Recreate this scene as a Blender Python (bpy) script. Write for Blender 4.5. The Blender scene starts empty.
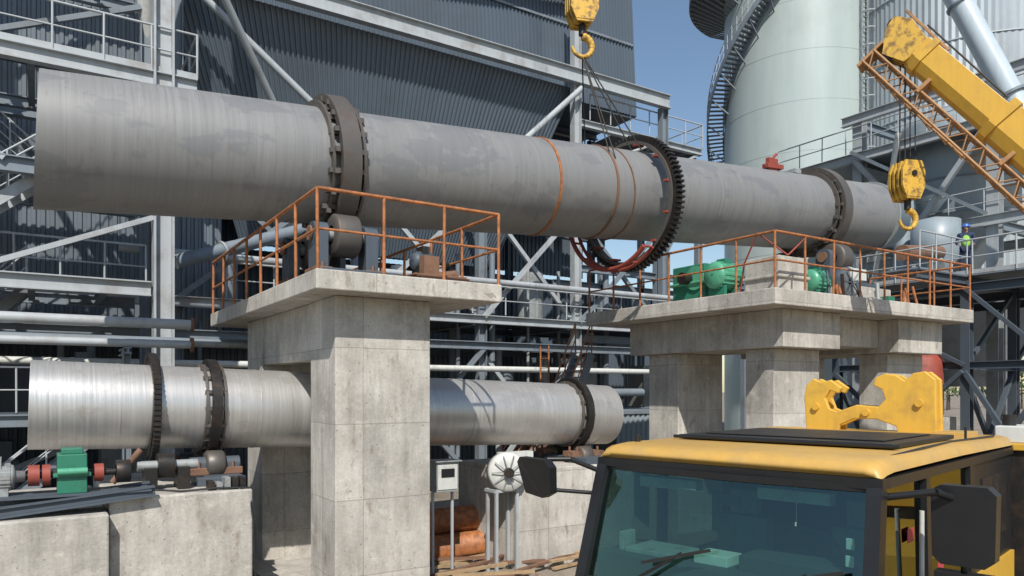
import bpy, math, random
from mathutils import Vector, Matrix
random.seed(7)
S=bpy.context.scene
V=Vector
# ------------------------------------------------------------ materials
def nodes_of(m):
    m.use_nodes=True
    nt=m.node_tree
    return nt, nt.nodes["Principled BSDF"]
def N(nt,t,**k):
    n=nt.nodes.new(t)
    for a,b in k.items(): setattr(n,a,b)
    return n
def coords(nt,scale=(1,1,1)):
    tc=N(nt,'ShaderNodeTexCoord'); mp=N(nt,'ShaderNodeMapping')
    mp.inputs['Scale'].default_value=scale
    nt.links.new(tc.outputs['Object'],mp.inputs['Vector'])
    return mp.outputs['Vector']
def noise(nt,vec,scale,detail=5,rough=.6):
    n=N(nt,'ShaderNodeTexNoise'); n.inputs['Scale'].default_value=scale
    n.inputs['Detail'].default_value=min(detail,5); n.inputs['Roughness'].default_value=rough
    nt.links.new(vec,n.inputs['Vector']); return n.outputs['Fac']
def ramp(nt,fac,stops):
    r=N(nt,'ShaderNodeValToRGB'); cr=r.color_ramp
    while len(cr.elements)<len(stops): cr.elements.new(.5)
    for e,(p,c) in zip(cr.elements,stops):
        e.position=p; e.color=(c,c,c,1) if not isinstance(c,tuple) else (*c,1)
    nt.links.new(fac,r.inputs['Fac']); return r.outputs['Color']
def mixc(nt,fac,a,b,mode='MIX'):
    m=N(nt,'ShaderNodeMix',data_type='RGBA',blend_type=mode)
    for s,i in ((fac,0),(a,6),(b,7)):
        if isinstance(s,(int,float)): m.inputs[i].default_value=s
        elif isinstance(s,tuple): m.inputs[i].default_value=(*s,1)
        else: nt.links.new(s,m.inputs[i])
    return m.outputs[2]
def mth(nt,op,a,b=None,c=None):
    m=N(nt,'ShaderNodeMath',operation=op)
    for i,s in enumerate((a,b,c)):
        if s is None: continue
        if isinstance(s,(int,float)): m.inputs[i].default_value=s
        else: nt.links.new(s,m.inputs[i])
    return m.outputs[0]
def bump(nt,b,h,strength=.3,dist=.02):
    n=N(nt,'ShaderNodeBump'); n.inputs['Strength'].default_value=strength; n.inputs['Distance'].default_value=dist
    nt.links.new(h,n.inputs['Height']); nt.links.new(n.outputs['Normal'],b.inputs['Normal'])
def paint(name,col,rough=.5,metal=0.,dirt=(.12,.10,.08),amt=.5,scale=1.5,bmp=.1,thr=(.5,.72)):
    m=bpy.data.materials.new(name); nt,b=nodes_of(m)
    v=coords(nt); n1=noise(nt,v,scale,5,.65); n2=noise(nt,coords(nt,(4,4,.5)),scale*1.3,4,.6)
    c=mixc(nt,ramp(nt,n2,[(.3,.0),(.75,.45)]),col,tuple(x*.72 for x in col))
    f=mth(nt,'MULTIPLY',ramp(nt,n1,[(thr[0],0.),(thr[1],1.)]),amt)
    c=mixc(nt,f,c,dirt)
    nt.links.new(c,b.inputs['Base Color'])
    r=mth(nt,'ADD',mth(nt,'MULTIPLY',n1,.3),rough-.15); nt.links.new(r,b.inputs['Roughness'])
    b.inputs['Metallic'].default_value=metal
    if bmp: bump(nt,b,noise(nt,v,scale*14,3),bmp,.01)
    return m
def concrete(name,lo=.42,hi=.66,seam=1.22):
    m=bpy.data.materials.new(name); nt,b=nodes_of(m)
    v=coords(nt)
    c=ramp(nt,noise(nt,v,.9,5,.7),[(.32,(lo,lo*.935,lo*.83)),(.68,(hi,hi*.95,hi*.86))])
    st=ramp(nt,noise(nt,coords(nt,(3.5,3.5,.35)),1.6,5,.65),[(.42,1.),(.7,.66)])
    c=mixc(nt,.75,c,st,'MULTIPLY')
    c=mixc(nt,1.,c,ramp(nt,noise(nt,v,22,5,.7),[(.3,.82),(.7,1.05)]),'MULTIPLY')
    c=mixc(nt,ramp(nt,noise(nt,v,2.7,5,.7),[(.56,0.),(.70,.6)]),c,(.68,.64,.57))
    c=mixc(nt,ramp(nt,noise(nt,coords(nt,(1,1,.4)),3.9,5,.7),[(.58,0.),(.72,.7)]),c,(.20,.155,.11))
    vo=N(nt,'ShaderNodeTexVoronoi'); vo.inputs['Scale'].default_value=8; nt.links.new(v,vo.inputs['Vector'])
    hole=mth(nt,'LESS_THAN',vo.outputs['Distance'],.10)
    c=mixc(nt,mth(nt,'MULTIPLY',hole,.6),c,(.10,.09,.08))
    hgt=noise(nt,v,30,4)
    if seam:
        sx=N(nt,'ShaderNodeSeparateXYZ'); nt.links.new(v,sx.inputs[0])
        lines=None
        wob=mth(nt,'MULTIPLY',noise(nt,v,2.,2),.02)
        for i,(per,off) in enumerate(((seam,.37),(seam,.21),(seam*1.0,.33))):
            fr=mth(nt,'FRACT',mth(nt,'ADD',mth(nt,'ADD',mth(nt,'DIVIDE',sx.outputs[i],per),off),wob))
            l=mth(nt,'LESS_THAN',fr,.011)
            lines=l if lines is None else mth(nt,'MAXIMUM',lines,l)
        c=mixc(nt,mth(nt,'MULTIPLY',lines,.5),c,(.17,.14,.115))
        sn=N(nt,'ShaderNodeVectorMath',operation='SNAP'); sn.inputs[1].default_value=(seam,seam,seam)
        ad=N(nt,'ShaderNodeVectorMath',operation='ADD'); ad.inputs[1].default_value=(.37*seam,.21*seam,.33*seam)
        nt.links.new(v,ad.inputs[0]); nt.links.new(ad.outputs[0],sn.inputs[0])
        wn=N(nt,'ShaderNodeTexWhiteNoise'); nt.links.new(sn.outputs[0],wn.inputs['Vector'])
        c=mixc(nt,1.,c,ramp(nt,wn.outputs['Value'],[(0.,.84),(1.,1.05)]),'MULTIPLY')
        hgt=mth(nt,'SUBTRACT',hgt,mth(nt,'MULTIPLY',lines,1.))
    nt.links.new(c,b.inputs['Base Color']); b.inputs['Roughness'].default_value=.88
    bump(nt,b,hgt,.4,.014)
    return m
def kiln_steel(name,base,dark,metal,rough,patch=.4,pc=(.2,.2,.21)):
    m=bpy.data.materials.new(name); nt,b=nodes_of(m)
    fine=noise(nt,coords(nt,(26,.5,.5)),1.,5,.75)
    wide=noise(nt,coords(nt,(2.2,.35,.35)),1.,4,.6)
    blot=noise(nt,coords(nt,(.6,1.0,1.0)),1.2,5,.6)
    c=mixc(nt,ramp(nt,fine,[(.3,0.),(.7,1.)]),dark,base)
    c=mixc(nt,ramp(nt,wide,[(.42,0.),(.6,.55)]),c,tuple(x*.8 for x in base))
    c=mixc(nt,mth(nt,'MULTIPLY',ramp(nt,blot,[(.54,0.),(.565,1.)]),patch),c,pc)
    c=mixc(nt,ramp(nt,noise(nt,coords(nt,(3,3,.6)),2.,5,.7),[(.58,0.),(.78,.6)]),c,tuple(x*.5*y for x,y in zip(base,(1.05,.9,.8))))
    nt.links.new(c,b.inputs['Base Color']); b.inputs['Metallic'].default_value=metal
    r=mth(nt,'ADD',mth(nt,'MULTIPLY',fine,.25),rough-.12); nt.links.new(r,b.inputs['Roughness'])
    bump(nt,b,fine,.15,.006)
    return m
def plain(name,col,rough=.5,metal=0.):
    m=bpy.data.materials.new(name); nt,b=nodes_of(m)
    v=coords(nt); c=mixc(nt,ramp(nt,noise(nt,v,6,3),[(.3,0.),(.7,1.)]),col,tuple(x*.75 for x in col))
    nt.links.new(c,b.inputs['Base Color']); b.inputs['Roughness'].default_value=rough; b.inputs['Metallic'].default_value=metal
    return m
def glass(name,tint,refl=.12,gl=(.9,.95,1),fk=.6):
    m=bpy.data.materials.new(name); m.use_nodes=True; nt=m.node_tree
    for n in list(nt.nodes): nt.nodes.remove(n)
    o=N(nt,'ShaderNodeOutputMaterial'); mx=N(nt,'ShaderNodeMixShader'); t=N(nt,'ShaderNodeBsdfTransparent'); g=N(nt,'ShaderNodeBsdfGlossy')
    t.inputs[0].default_value=(*tint,1); g.inputs[0].default_value=(*gl,1); g.inputs['Roughness'].default_value=.02
    lw=N(nt,'ShaderNodeLayerWeight'); lw.inputs[0].default_value=.25
    f=mth(nt,'ADD',mth(nt,'MULTIPLY',lw.outputs['Fresnel'],fk),refl)
    nt.links.new(f,mx.inputs[0]); nt.links.new(t.outputs[0],mx.inputs[1]); nt.links.new(g.outputs[0],mx.inputs[2]); nt.links.new(mx.outputs[0],o.inputs[0])
    return m
CONC=concrete('cast_concrete'); CONC2=concrete('rough_concrete',.36,.58,0)
KS=kiln_steel('kiln_plate',(.27,.272,.27),(.185,.188,.19),.15,.52,.55,(.165,.172,.185))
LS=kiln_steel('dryer_plate',(.66,.65,.63),(.42,.42,.415),.6,.40,.35,(.42,.395,.37))
DARK=paint('greasy_dark_steel',(.035,.033,.032),.45,.5,(.10,.06,.035),.6,5)
TYRE=paint('tyre_cast_steel',(.13,.12,.11),.5,.4,(.12,.07,.045),.7,4)
RED=paint('red_primer',(.30,.06,.04),.6,0,(.10,.04,.03),.6,3)
RUST=paint('rusty_steel',(.22,.12,.075),.8,.1,(.08,.045,.03),.8,4)
ORANGE=paint('orange_rail_primer',(.46,.17,.06),.6,0,(.20,.08,.03),.8,7,.1,(.4,.6))
YEL=paint('crane_yellow',(.68,.40,.055),.38,0,(.30,.19,.07),.35,2.5,.03,(.5,.8))
CABY=paint('cab_roof_yellow',(.60,.36,.085),.42,0,(.36,.26,.14),.55,2.2,.02,(.42,.75))
YELR=paint('worn_yellow',(.70,.42,.06),.45,0,(.34,.20,.07),.7,3,.05,(.5,.75))
HOOKY=paint('hook_block_yellow',(.66,.40,.06),.5,0,(.14,.08,.04),.8,7,.1,(.48,.62))
BOOMO=paint('boom_lattice',(.42,.22,.09),.6,0,(.12,.07,.04),.7,6)
STEEL=paint('grey_structural_paint',(.40,.43,.45),.5,0,(.18,.14,.11),.5,1.4,0)
STEELD=paint('dark_structural_paint',(.075,.095,.12),.55,0,(.05,.045,.04),.5,1.4,0)
STEELM=paint('slate_structural_paint',(.19,.225,.26),.55,0,(.10,.085,.07),.5,1.4,0)
CORR=paint('slate_blue_sheeting',(.10,.128,.16),.42,.1,(.065,.075,.085),.5,.35,0)
CORRM=paint('mid_grey_sheeting',(.155,.185,.215),.42,.1,(.11,.12,.125),.5,.4,0)
CORRL=paint('pale_sheeting',(.42,.47,.50),.4,.2,(.26,.27,.27),.5,.4,0)
SILO=paint('silo_paint',(.42,.49,.48),.38,0,(.29,.33,.32),.5,.25,0)
SILOB=paint('bluegrey_tank_paint',(.28,.34,.38),.42,0,(.16,.16,.15),.5,.5,0)
GREEN=paint('machine_green',(.03,.19,.12),.4,0,(.03,.05,.04),.5,5)
GREENL=paint('light_machine_green',(.09,.36,.22),.4,0,(.04,.08,.06),.5,5)
WHITE=paint('off_white_paint',(.62,.63,.60),.5,0,(.25,.22,.18),.5,3)
LGREY=paint('machine_grey',(.33,.35,.35),.45,.1,(.10,.08,.06),.6,5)
BLACK=plain('black_plastic',(.016,.016,.017),.4)
RUB=plain('rubber',(.02,.02,.02),.85)
CABLE=plain('wire_rope',(.05,.045,.04),.6,.4)
INT=plain('cab_interior',(.06,.065,.065),.75)
CHROME=plain('bright_rod',(.6,.66,.72),.25,.8)
PALEP=paint('pale_blue_pipe_paint',(.50,.58,.64),.35,0,(.3,.3,.3),.3,1.,0)
GLASS=glass('tinted_windscreen',(.40,.62,.56),.12,(.62,.86,.80),.5)
GLASS2=glass('dark_window',(.14,.19,.18),.05,(.7,.8,.8),.25)
MIRR=plain('mirror_glass',(.7,.7,.7),.05,1.)
SKIN=plain('skin',(.42,.25,.17),.6); HAIR=plain('hair',(.02,.015,.012),.7)
NAVY=plain('navy_workwear',(.025,.04,.09),.85); HIVIS=plain('hivis_vest',(.30,.62,.10),.7); HELM=plain('blue_hard_hat',(.05,.15,.5),.3)
DARKVOID=plain('dark_void',(.03,.032,.035),.9)
PLATEM=plain('red_sticker',(.5,.05,.08),.5)
PAPER=plain('paper_label',(.7,.72,.7),.6)
WOOD=paint('timber',(.40,.28,.16),.8,0,(.12,.08,.05),.6,4)
def groundmat():
    m=bpy.data.materials.new('dusty_ground'); nt,b=nodes_of(m); v=coords(nt)
    c=ramp(nt,noise(nt,v,.35,5,.7),[(.3,(.17,.14,.105)),(.7,(.36,.31,.25))])
    c=mixc(nt,1.,c,ramp(nt,noise(nt,v,7,5,.75),[(.3,.7),(.7,1.1)]),'MULTIPLY')
    nt.links.new(c,b.inputs['Base Color']); b.inputs['Roughness'].default_value=.95
    bump(nt,b,noise(nt,v,5,5,.7),.7,.08); return m
GROUND=groundmat()
# ------------------------------------------------------------ mesh builder
class B:
    def __init__(s,name): s.n=name; s.v=[]; s.f=[]; s.m=[]; s.s=[]; s.mats=[]
    def add(s,vs,fs,mat,smooth=False):
        if mat not in s.mats: s.mats.append(mat)
        k=len(s.v); mi=s.mats.index(mat)
        s.v+= [tuple(x) for x in vs]
        for f in fs: s.f.append(tuple(i+k for i in f)); s.m.append(mi); s.s.append(smooth)
    def bb(s,x0,x1,y0,y1,z0,z1,mat):
        s.add([(x0,y0,z0),(x1,y0,z0),(x1,y1,z0),(x0,y1,z0),(x0,y0,z1),(x1,y0,z1),(x1,y1,z1),(x0,y1,z1)],
          [(0,3,2,1),(4,5,6,7),(0,1,5,4),(1,2,6,5),(2,3,7,6),(3,0,4,7)],mat)
    def fr(s,p,q):
        p=V(p);q=V(q); d=(q-p); L=d.length; d=d/L
        up=V((0,0,1)) if abs(d.z)<.95 else V((1,0,0))
        sx=d.cross(up).normalized(); sy=sx.cross(d).normalized()
        return p,d,sx,sy,L
    def beam(s,p,q,w,h,mat):
        p,d,x,y,L=s.fr(p,q); q=p+d*L; vs=[]
        for o in (p,q):
            for a,b in((-1,-1),(1,-1),(1,1),(-1,1)): vs.append(o+x*a*w/2+y*b*h/2)
        s.add(vs,[(0,1,2,3),(7,6,5,4),(0,4,5,1),(1,5,6,2),(2,6,7,3),(3,7,4,0)],mat)
    def ib(s,p,q,w,h,mat,t=.03):
        p,d,x,y,L=s.fr(p,q)
        for sg in(-1,1):
            o=y*sg*(h/2-t/2); s.beam(p+o,p+d*L+o,w,t,mat)
        s.beam(p,p+d*L,t,h-2*t-.004,mat)
    def cyl(s,p,q,r,mat,seg=12,r2=None,caps=True,smooth=True):
        p,d,x,y,L=s.fr(p,q); r2=r if r2 is None else r2; vs=[]
        for o,rr in((p,r),(p+d*L,r2)):
            for i in range(seg):
                a=2*math.pi*i/seg; vs.append(o+x*math.cos(a)*rr+y*math.sin(a)*rr)
        fs=[(i,i+seg,(i+1)%seg+seg,(i+1)%seg) for i in range(seg)]
        s.add(vs,fs,mat,smooth)
        if caps: s.add(vs,[tuple(range(seg)),tuple(range(2*seg-1,seg-1,-1))],mat)
    def tube(s,pts,r,mat,seg=8):
        for a,b in zip(pts[:-1],pts[1:]): s.cyl(a,b,r,mat,seg)
    def lathe(s,p,q,prof,mat,seg=64,smooth=True):
        p,d,x,y,L=s.fr(p,q); vs=[]
        for t,r in prof:
            for i in range(seg):
                a=2*math.pi*i/seg; vs.append(p+d*t+x*math.cos(a)*r+y*math.sin(a)*r)
        fs=[]; n=len(prof)
        for j in range(n-1):
            for i in range(seg):
                i2=(i+1)%seg; fs.append((j*seg+i,(j+1)*seg+i,(j+1)*seg+i2,j*seg+i2))
        s.add(vs,fs,mat,smooth)
    def ring(s,c,ax,R0,R1,w,mat,seg=64):
        c=V(c);ax=V(ax).normalized()
        p=c-ax*w/2
        s.lathe(p,p+ax,[(0,R1),(w,R1)],mat,seg,True); s.lathe(p,p+ax,[(w,R0),(0,R0)],mat,seg,True)
        s.lathe(p,p+ax,[(0,R0),(0,R1)],mat,seg,False); s.lathe(p,p+ax,[(w,R1),(w,R0)],mat,seg,False)
    def poly(s,pts,ex,mat):
        n=len(pts); ex=V(ex); a=[V(p) for p in pts]; b=[p+ex for p in a]
        s.add(a+b,[tuple(range(n-1,-1,-1)),tuple(range(n,2*n))]+[(i,(i+1)%n,(i+1)%n+n,i+n) for i in range(n)],mat)
    def corr(s,p00,p10,p11,p01,n,dep,mat):
        p00,p10,p11,p01=map(V,(p00,p10,p11,p01)); nm=(p10-p00).cross(p01-p00).normalized()
        vs=[];fs=[]; pr=[(0,0),(.3,0),(.45,1),(.85,1)]
        for i in range(n):
            for t,o in pr:
                t=(i+t)/n
                vs.append(p00.lerp(p10,t)+nm*o*dep); vs.append(p01.lerp(p11,t)+nm*o*dep)
        vs+= [p10,p11]
        k=len(vs)//2
        for i in range(k-1): fs.append((2*i,2*i+2,2*i+3,2*i+1))
        s.add(vs,fs,mat)
    def rail(s,pts,mat,h=1.1,sp=1.2,r=.025,toe=False,mids=(.5,)):
        for p,q in zip(pts[:-1],pts[1:]):
            p=V(p);q=V(q);L=(q-p).length; n=max(1,round(L/sp)); U=V((0,0,h))
            for i in range(n+1):
                a=p.lerp(q,i/n); jx=V((random.uniform(-.012,.012),random.uniform(-.012,.012),0))
                s.cyl(a,a+U+jx,r,mat,6)
            s.cyl(p+U,q+U,r*1.1,mat,8)
            for m in mids: s.cyl(p+U*m,q+U*m,r*.8,mat,6)
            if toe: s.beam(p+V((0,0,.07)),q+V((0,0,.07)),.012,.13,mat)
    def stair(s,p,q,wv,mat,rmat,rails=True):
        p=V(p);q=V(q);wv=V(wv); n=max(3,int(abs(q.z-p.z)/.2))
        for o in(V((0,0,0)),wv): s.beam(p+o,q+o,.06,.25,mat)
        for i in range(n):
            a=p.lerp(q,(i+.5)/n)
            s.beam(a+wv*.03,a+wv*.97,.24,.04,mat)
        if rails:
            for o in(V((0,0,0)),wv): s.rail([p+o,q+o],rmat,1.0,1.1,.022)
    def done(s,bevel=0,loc=None,rotz=0,parent=None):
        me=bpy.data.meshes.new(s.n); me.from_pydata(s.v,[],s.f)
        for m in s.mats: me.materials.append(m)
        me.polygons.foreach_set('material_index',s.m); me.polygons.foreach_set('use_smooth',s.s); me.update()
        o=bpy.data.objects.new(s.n,me); S.collection.objects.link(o)
        if loc: o.location=loc
        o.rotation_euler[2]=rotz
        if parent: o.parent=parent
        if bevel:
            md=o.modifiers.new('bev','BEVEL'); md.width=bevel; md.segments=2; md.limit_method='ANGLE'; md.angle_limit=math.radians(50)
        return o
def empty(name,loc=(0,0,0),rotz=0):
    e=bpy.data.objects.new(name,None); e.location=loc; e.rotation_euler[2]=rotz; S.collection.objects.link(e); return e
# ------------------------------------------------------------ ground
g=B('ground'); g.add([(-900,-900,0),(900,-900,0),(900,900,0),(-900,900,0)],[(0,1,2,3)],GROUND); g.done()
# ------------------------------------------------------------ upper rotary kiln (axis along X at y=14.25)
KY=14.25
kz=lambda a:7.85+.0705*a
lz=lambda a:3.56-.0315*a
kp=lambda a:V((a,KY,kz(a)))
lp=lambda a:V((a,KY,lz(a)))
kd=(kp(1)-kp(0)).normalized(); ld=(lp(1)-lp(0)).normalized()
KT=4.85; KT2=20.1
k=B('rotary_kiln')
P0=kp(0);P1=kp(1)
k.lathe(P0,P1,[(0,1.04),(0,1.10)],DARK,96,False)
k.lathe(P0,P1,[(0,1.10),(23.1,1.10)],KS,96)
k.lathe(P0,P1,[(8,1.04),(0,1.04)],RUST,96)
nv=[]
for (x,y,z) in k.v:   # end cut plumb rather than square to the axis
    if x<.3: dx=(z-7.85)*.11; nv.append((x+dx,y,z+dx*.07))
    else: nv.append((x,y,z))
k.v=nv
k.lathe(P0,P1,[(23.1,1.1),(23.4,1.02),(23.4,.93),(24.2,.93),(24.2,.8)],SILOB,96)
k.lathe(P0,P1,[(24.0,.9),(24.0,.1)],DARK,64)
for a in(2.45,4.0,7.6,9.3,13.6,15.7,18.2,21.3): k.ring(kp(a),kd,1.09,1.104,.03,KS,96)
k.ring(kp(23.1),kd,1.08,1.17,.07,LGREY,96)
for a in(KT,KT2):
    k.ring(kp(a),kd,1.2,1.35,.36,TYRE,96)
    k.ring(kp(a-.3),kd,1.09,1.22,.05,TYRE,96); k.ring(kp(a+.3),kd,1.09,1.22,.05,TYRE,96)
    for i in range(20):
        t=2*math.pi*i/20; r=V((0,math.cos(t),math.sin(t)))
        k.beam(kp(a-.36)+r*1.145,kp(a+.36)+r*1.145,.13,.09,TYRE)
        k.beam(kp(a-.21)+r*1.25,kp(a-.29)+r*1.25,.09,.09,TYRE)
# girth gear being fitted, hanging slightly low
gc=kp(12.75)+V((0,0,-.22)); gd=(kd+V((0,.07,-.03))).normalized()
k.ring(gc,gd,1.50,1.60,.24,DARK,96); k.ring(gc-gd*.16,gd,1.46,1.54,.05,TYRE,96)
gx=gd.cross(V((0,0,1))).normalized(); gy=gx.cross(gd)
for i in range(84):
    t=2*math.pi*i/84; r=gx*math.cos(t)+gy*math.sin(t); tt=-gx*math.sin(t)+gy*math.cos(t)
    c=gc+r*1.64; vs=[]
    for e in(-.12,.12):
        for a_,b_ in((-.042,-.05),(.042,-.05),(.022,.06),(-.022,.06)): vs.append(c+gd*e+tt*a_+r*b_)
    k.add(vs,[(0,1,2,3),(7,6,5,4),(0,4,5,1),(1,5,6,2),(2,6,7,3),(3,7,4,0)],DARK)
for i in range(12):   # mounting lugs
    t=2*math.pi*i/12+.2; r=gx*math.cos(t)+gy*math.sin(t)
    k.beam(gc+r*1.43-gd*.25,gc+r*1.43+gd*.02,.12,.05,RED)
# lower guard half shell (red) being offered up under the gear
gp=[]
for i in range(22):
    t=math.radians(165+i*7.0); gp.append(kp(12.1)+V((0,0,-.25))+gx*math.cos(t)*1.62+gy*math.sin(t)*1.62)
k.tube(gp,.06,RED,8); k.tube([q+V((.28,0,0)) for q in gp],.045,RED,8)
for q in gp[::3]: k.cyl(q,q+V((.28,0,0)),.03,RED,6)
k.ring(kp(11.4),kd,1.10,1.125,.06,RUST,96)
k.ring(kp(9.75),kd,1.10,1.125,.06,ORANGE,96)
k.ring(kp(11.9),(kd+V((0,0,.10))).normalized(),1.10,1.125,.03,RUST,96)
k.beam(kp(17.8)+V((0,-.4,1.0)),kp(17.8)+V((0,-.4,1.35)),.12,.4,RED); k.beam(kp(17.5)+V((0,-.4,1.12)),kp(18.2)+V((0,-.4,1.12)),.2,.12,RED)
k.cyl(kp(17.5)+V((0,-.4,1.1)),kp(18.0)+V((0,-.4,1.5)),.04,RED)
k.beam(kp(19.2)+V((0,0,1.1)),kp(19.2)+V((0,0,1.22)),.5,.3,LGREY)
k.done()
# ------------------------------------------------------------ lower dryer
l=B('rotary_dryer'); Q0=lp(-.1);Q1=lp(1)
l.lathe(Q0,Q1,[(0,.69),(0,.725)],DARK,80,False)
l.lathe(Q0,Q1,[(0,.725),(12.0,.725)],LS,80)
l.lathe(Q0,Q1,[(12.0,.725),(12.0,.5),(11.9,.4),(11.9,.02)],SILOB,80)
l.lathe(Q0,Q1,[(4,.69),(0,.69)],RUST,64); l.lathe(Q0,Q1,[(3.9,.69),(3.9,.02)],DARKVOID,32)  # near-black disc across the bore, coloured to stand for the darkness inside
for a in(1.15,3.4,5.6,7.8,9.6,11.4): l.ring(lp(a),ld,.715,.731,.03,LS,80)
l.ring(lp(1.68),ld,.73,.88,.12,DARK,80)
for i in range(64):
    t=2*math.pi*i/64; r=V((0,math.cos(t),math.sin(t))); c=lp(1.68)+r*.905
    l.beam(c-ld*.06,c+ld*.06,.042,.07,DARK)
for a in(2.62,10.8):
    l.ring(lp(a),ld,.79,.88,.16,DARK,80)
    l.ring(lp(a-.15),ld,.72,.79,.04,TYRE,64); l.ring(lp(a+.15),ld,.72,.79,.04,TYRE,64)
    for i in range(16):
        t=2*math.pi*i/16; r=V((0,math.cos(t),math.sin(t))); l.beam(lp(a-.18)+r*.75,lp(a+.18)+r*.75,.08,.06,TYRE)
l.done()
# ------------------------------------------------------------ support roller stations
def rollers(name,a,zc,R,r,zb,w):
    o=B(name)
    o.bb(a-w*1.6,a+w*1.6,KY-R*1.35,KY+R*1.35,zb,zb+.14,STEELD)
    for sg in(-1,1):
        y=KY+sg*(R+r)*.5; z=zc-(R+r)*.866
        o.lathe((a-w/2-.04,y,z),(a+1,y,z),[(0,r*.45),(0,r*.85),(.04,r),(w+.04,r),(w+.08,r*.85),(w+.08,r*.45)],TYRE,40)
        o.cyl((a-w*1.35,y,z),(a+w*1.35,y,z),r*.3,LGREY,16)
        for s2 in(-1,1):
            x=a+s2*w*1.15
            o.cyl((x-.13,y,z),(x+.13,y,z),r*.55,STEELD,20)
            o.beam((x,y,zb+.14),(x,y,z),r*1.1,.24,STEELD)
            o.bb(x-.16,x+.16,y-r*.8,y+r*.8,zb+.14,zb+.14+.12,RUST)
            o.cyl((x-.15,y,z),(x-.19,y,z),r*.35,RUST,12)
            for yy in(-.6,.6): o.cyl((x,y+r*yy,zb+.26),(x,y+r*yy,zb+.36),.03,RUST,6)
    o.bb(a-.2,a+.2,KY-.15,KY+.15,zb+.14,zb+.14+max(.15,(zc-R-zb)*.5),DARK)
    return o.done(.012)
rollers('support_roller_station',KT,kz(KT),1.35,.40,5.78,.42)
rollers('support_roller_station',KT2,kz(KT2),1.35,.45,6.75,.45)
rollers('support_roller_station',2.62,lz(2.62),.88,.24,2.20,.24)
rollers('support_roller_station',10.8,lz(10.8),.88,.24,2.12,.26)
# ------------------------------------------------------------ left pier + platform
p=B('concrete_pier')
p.bb(3.47,6.70,10.73,18.6,5.30,5.60,CONC)
p.bb(3.96,5.62,11.30,12.55,-.2,5.297,CONC)
p.bb(3.96,5.62,15.8,17.05,-.2,5.297,CONC)
p.bb(3.99,5.59,12.55,15.8,4.32,5.297,CONC)
p.bb(4.1,6.1,12.1,16.4,5.60,5.78,CONC2)
p.bb(3.6,5.9,11.0,17.4,-.2,.25,CONC2)
p.done(.018)
r=B('platform_railing')
r.rail([(6.66,10.78,5.6),(3.51,10.78,5.6),(3.51,18.5,5.6)],ORANGE,1.2,1.07,.028,False)
r.rail([(6.66,18.5,5.6),(6.66,10.78,5.6)],ORANGE,1.2,1.3,.028)
r.done()
o=B('steel_plate_stack')
for i in range(5): o.bb(5.5-.05*i,6.45-.04*i,11.15+.02*i,11.6,5.604+i*.032,5.63+i*.032,RUST)
o.bb(5.8,6.1,11.9,12.1,5.6,6.2,RUST); o.cyl((5.6,12.0,5.75),(6.5,12.0,5.9),.1,RUST)
for i in range(4): o.beam((4.1+.35*i,11.1+.05*i,5.64),(4.5+.3*i,11.5,5.66),.06,.05,RUST)
o.tube([(4.0,11.2,5.62),(4.2,11.5,5.64),(4.6,11.35,5.63),(5.0,11.6,5.64),(5.3,11.3,5.63)],.02,BLACK,6)
o.done()
# ------------------------------------------------------------ right pier + platform
p=B('concrete_pier')
p.bb(13.1,21.4,10.1,16.5,5.62,5.97,CONC)
for x0,x1 in((14.2,15.9),(18.8,20.5)):
    p.bb(x0,x1,11.0,11.8,-.2,4.76,CONC); p.bb(x0,x1,14.0,15.1,-.2,4.76,CONC)
    p.bb(x0-.25,x1+.15,10.55,15.6,4.763,5.617,CONC)
p.bb(16.05,18.55,11.1,12.0,4.9,5.617,CONC); p.bb(16.05,18.55,14.0,14.9,4.9,5.617,CONC)
p.bb(19.0,21.2,12.3,16.2,5.973,6.75,CONC2)
p.done(.018)
o=B('concrete_pedestal'); o.bb(14.05,15.1,10.75,11.7,5.973,6.85,CONC2); o.bb(14.0,15.15,10.7,11.75,6.35,6.42,CONC2); o.done(.02)
r=B('platform_railing')
r.rail([(21.3,10.15,5.97),(13.15,10.15,5.97),(13.15,16.4,5.97)],ORANGE,1.2,1.05,.028)
r.rail([(21.3,10.15,5.97),(21.3,13.0,5.97)],ORANGE,1.2,1.05,.028)
r.done()
def motor(name,c,ax,r,L,mat,mat2=None,base=None):
    o=B(name); c=V(c);ax=V(ax).normalized(); mat2=mat2 or mat
    o.lathe(c,c+ax,[(0,.02),(0,r*.8),(.06,r*.95),(.08,r),(L*.75,r),(L*.78,r*.95),(L*.8,r*.5),(L,r*.45),(L,.02)],mat,28)
    for i in range(20):
        t=2*math.pi*i/20; x=ax.cross(V((0,0,1))).normalized(); y=x.cross(ax); rr=x*math.cos(t)+y*math.sin(t)
        o.beam(c+ax*.1+rr*r,c+ax*L*.72+rr*r,.02,.05,mat)
    o.beam(c+ax*L*.3+V((0,0,r*.9)),c+ax*L*.55+V((0,0,r*.9)),.25,.25,mat2)
    zb=base if base else c.z-r-.12
    for t in(.2,.6):
        cc=c+ax*L*t; o.beam((cc.x,cc.y,zb),(cc.x,cc.y,c.z-r*.6),r*1.5,.1,mat2)
    o.cyl(c+ax*L,c+ax*(L+.25),r*.22,DARK,12)
    return o.done()
motor('drive_motor',(13.6,12.3,6.55),(1,0,0),.32,1.0,GREENL,GREEN,5.97)
motor('drive_motor',(16.0,11.4,6.5),(1,0,0),.28,.8,GREENL,GREEN,5.97)
motor('drive_motor',(5.75,12.3,6.15),(1,0,0),.16,.5,STEELD,DARK,5.6)
o=B('gearbox')
o.bb(13.9,14.6,12.8,13.9,5.973,6.95,GREEN); o.bb(13.8,14.7,12.7,14.0,6.45,6.52,GREENL); o.cyl((13.6,13.3,6.6),(14.9,13.3,6.6),.15,DARK); o.cyl((13.85,13.1,6.6),(13.88,13.1,6.6),.3,GREENL,24)
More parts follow.
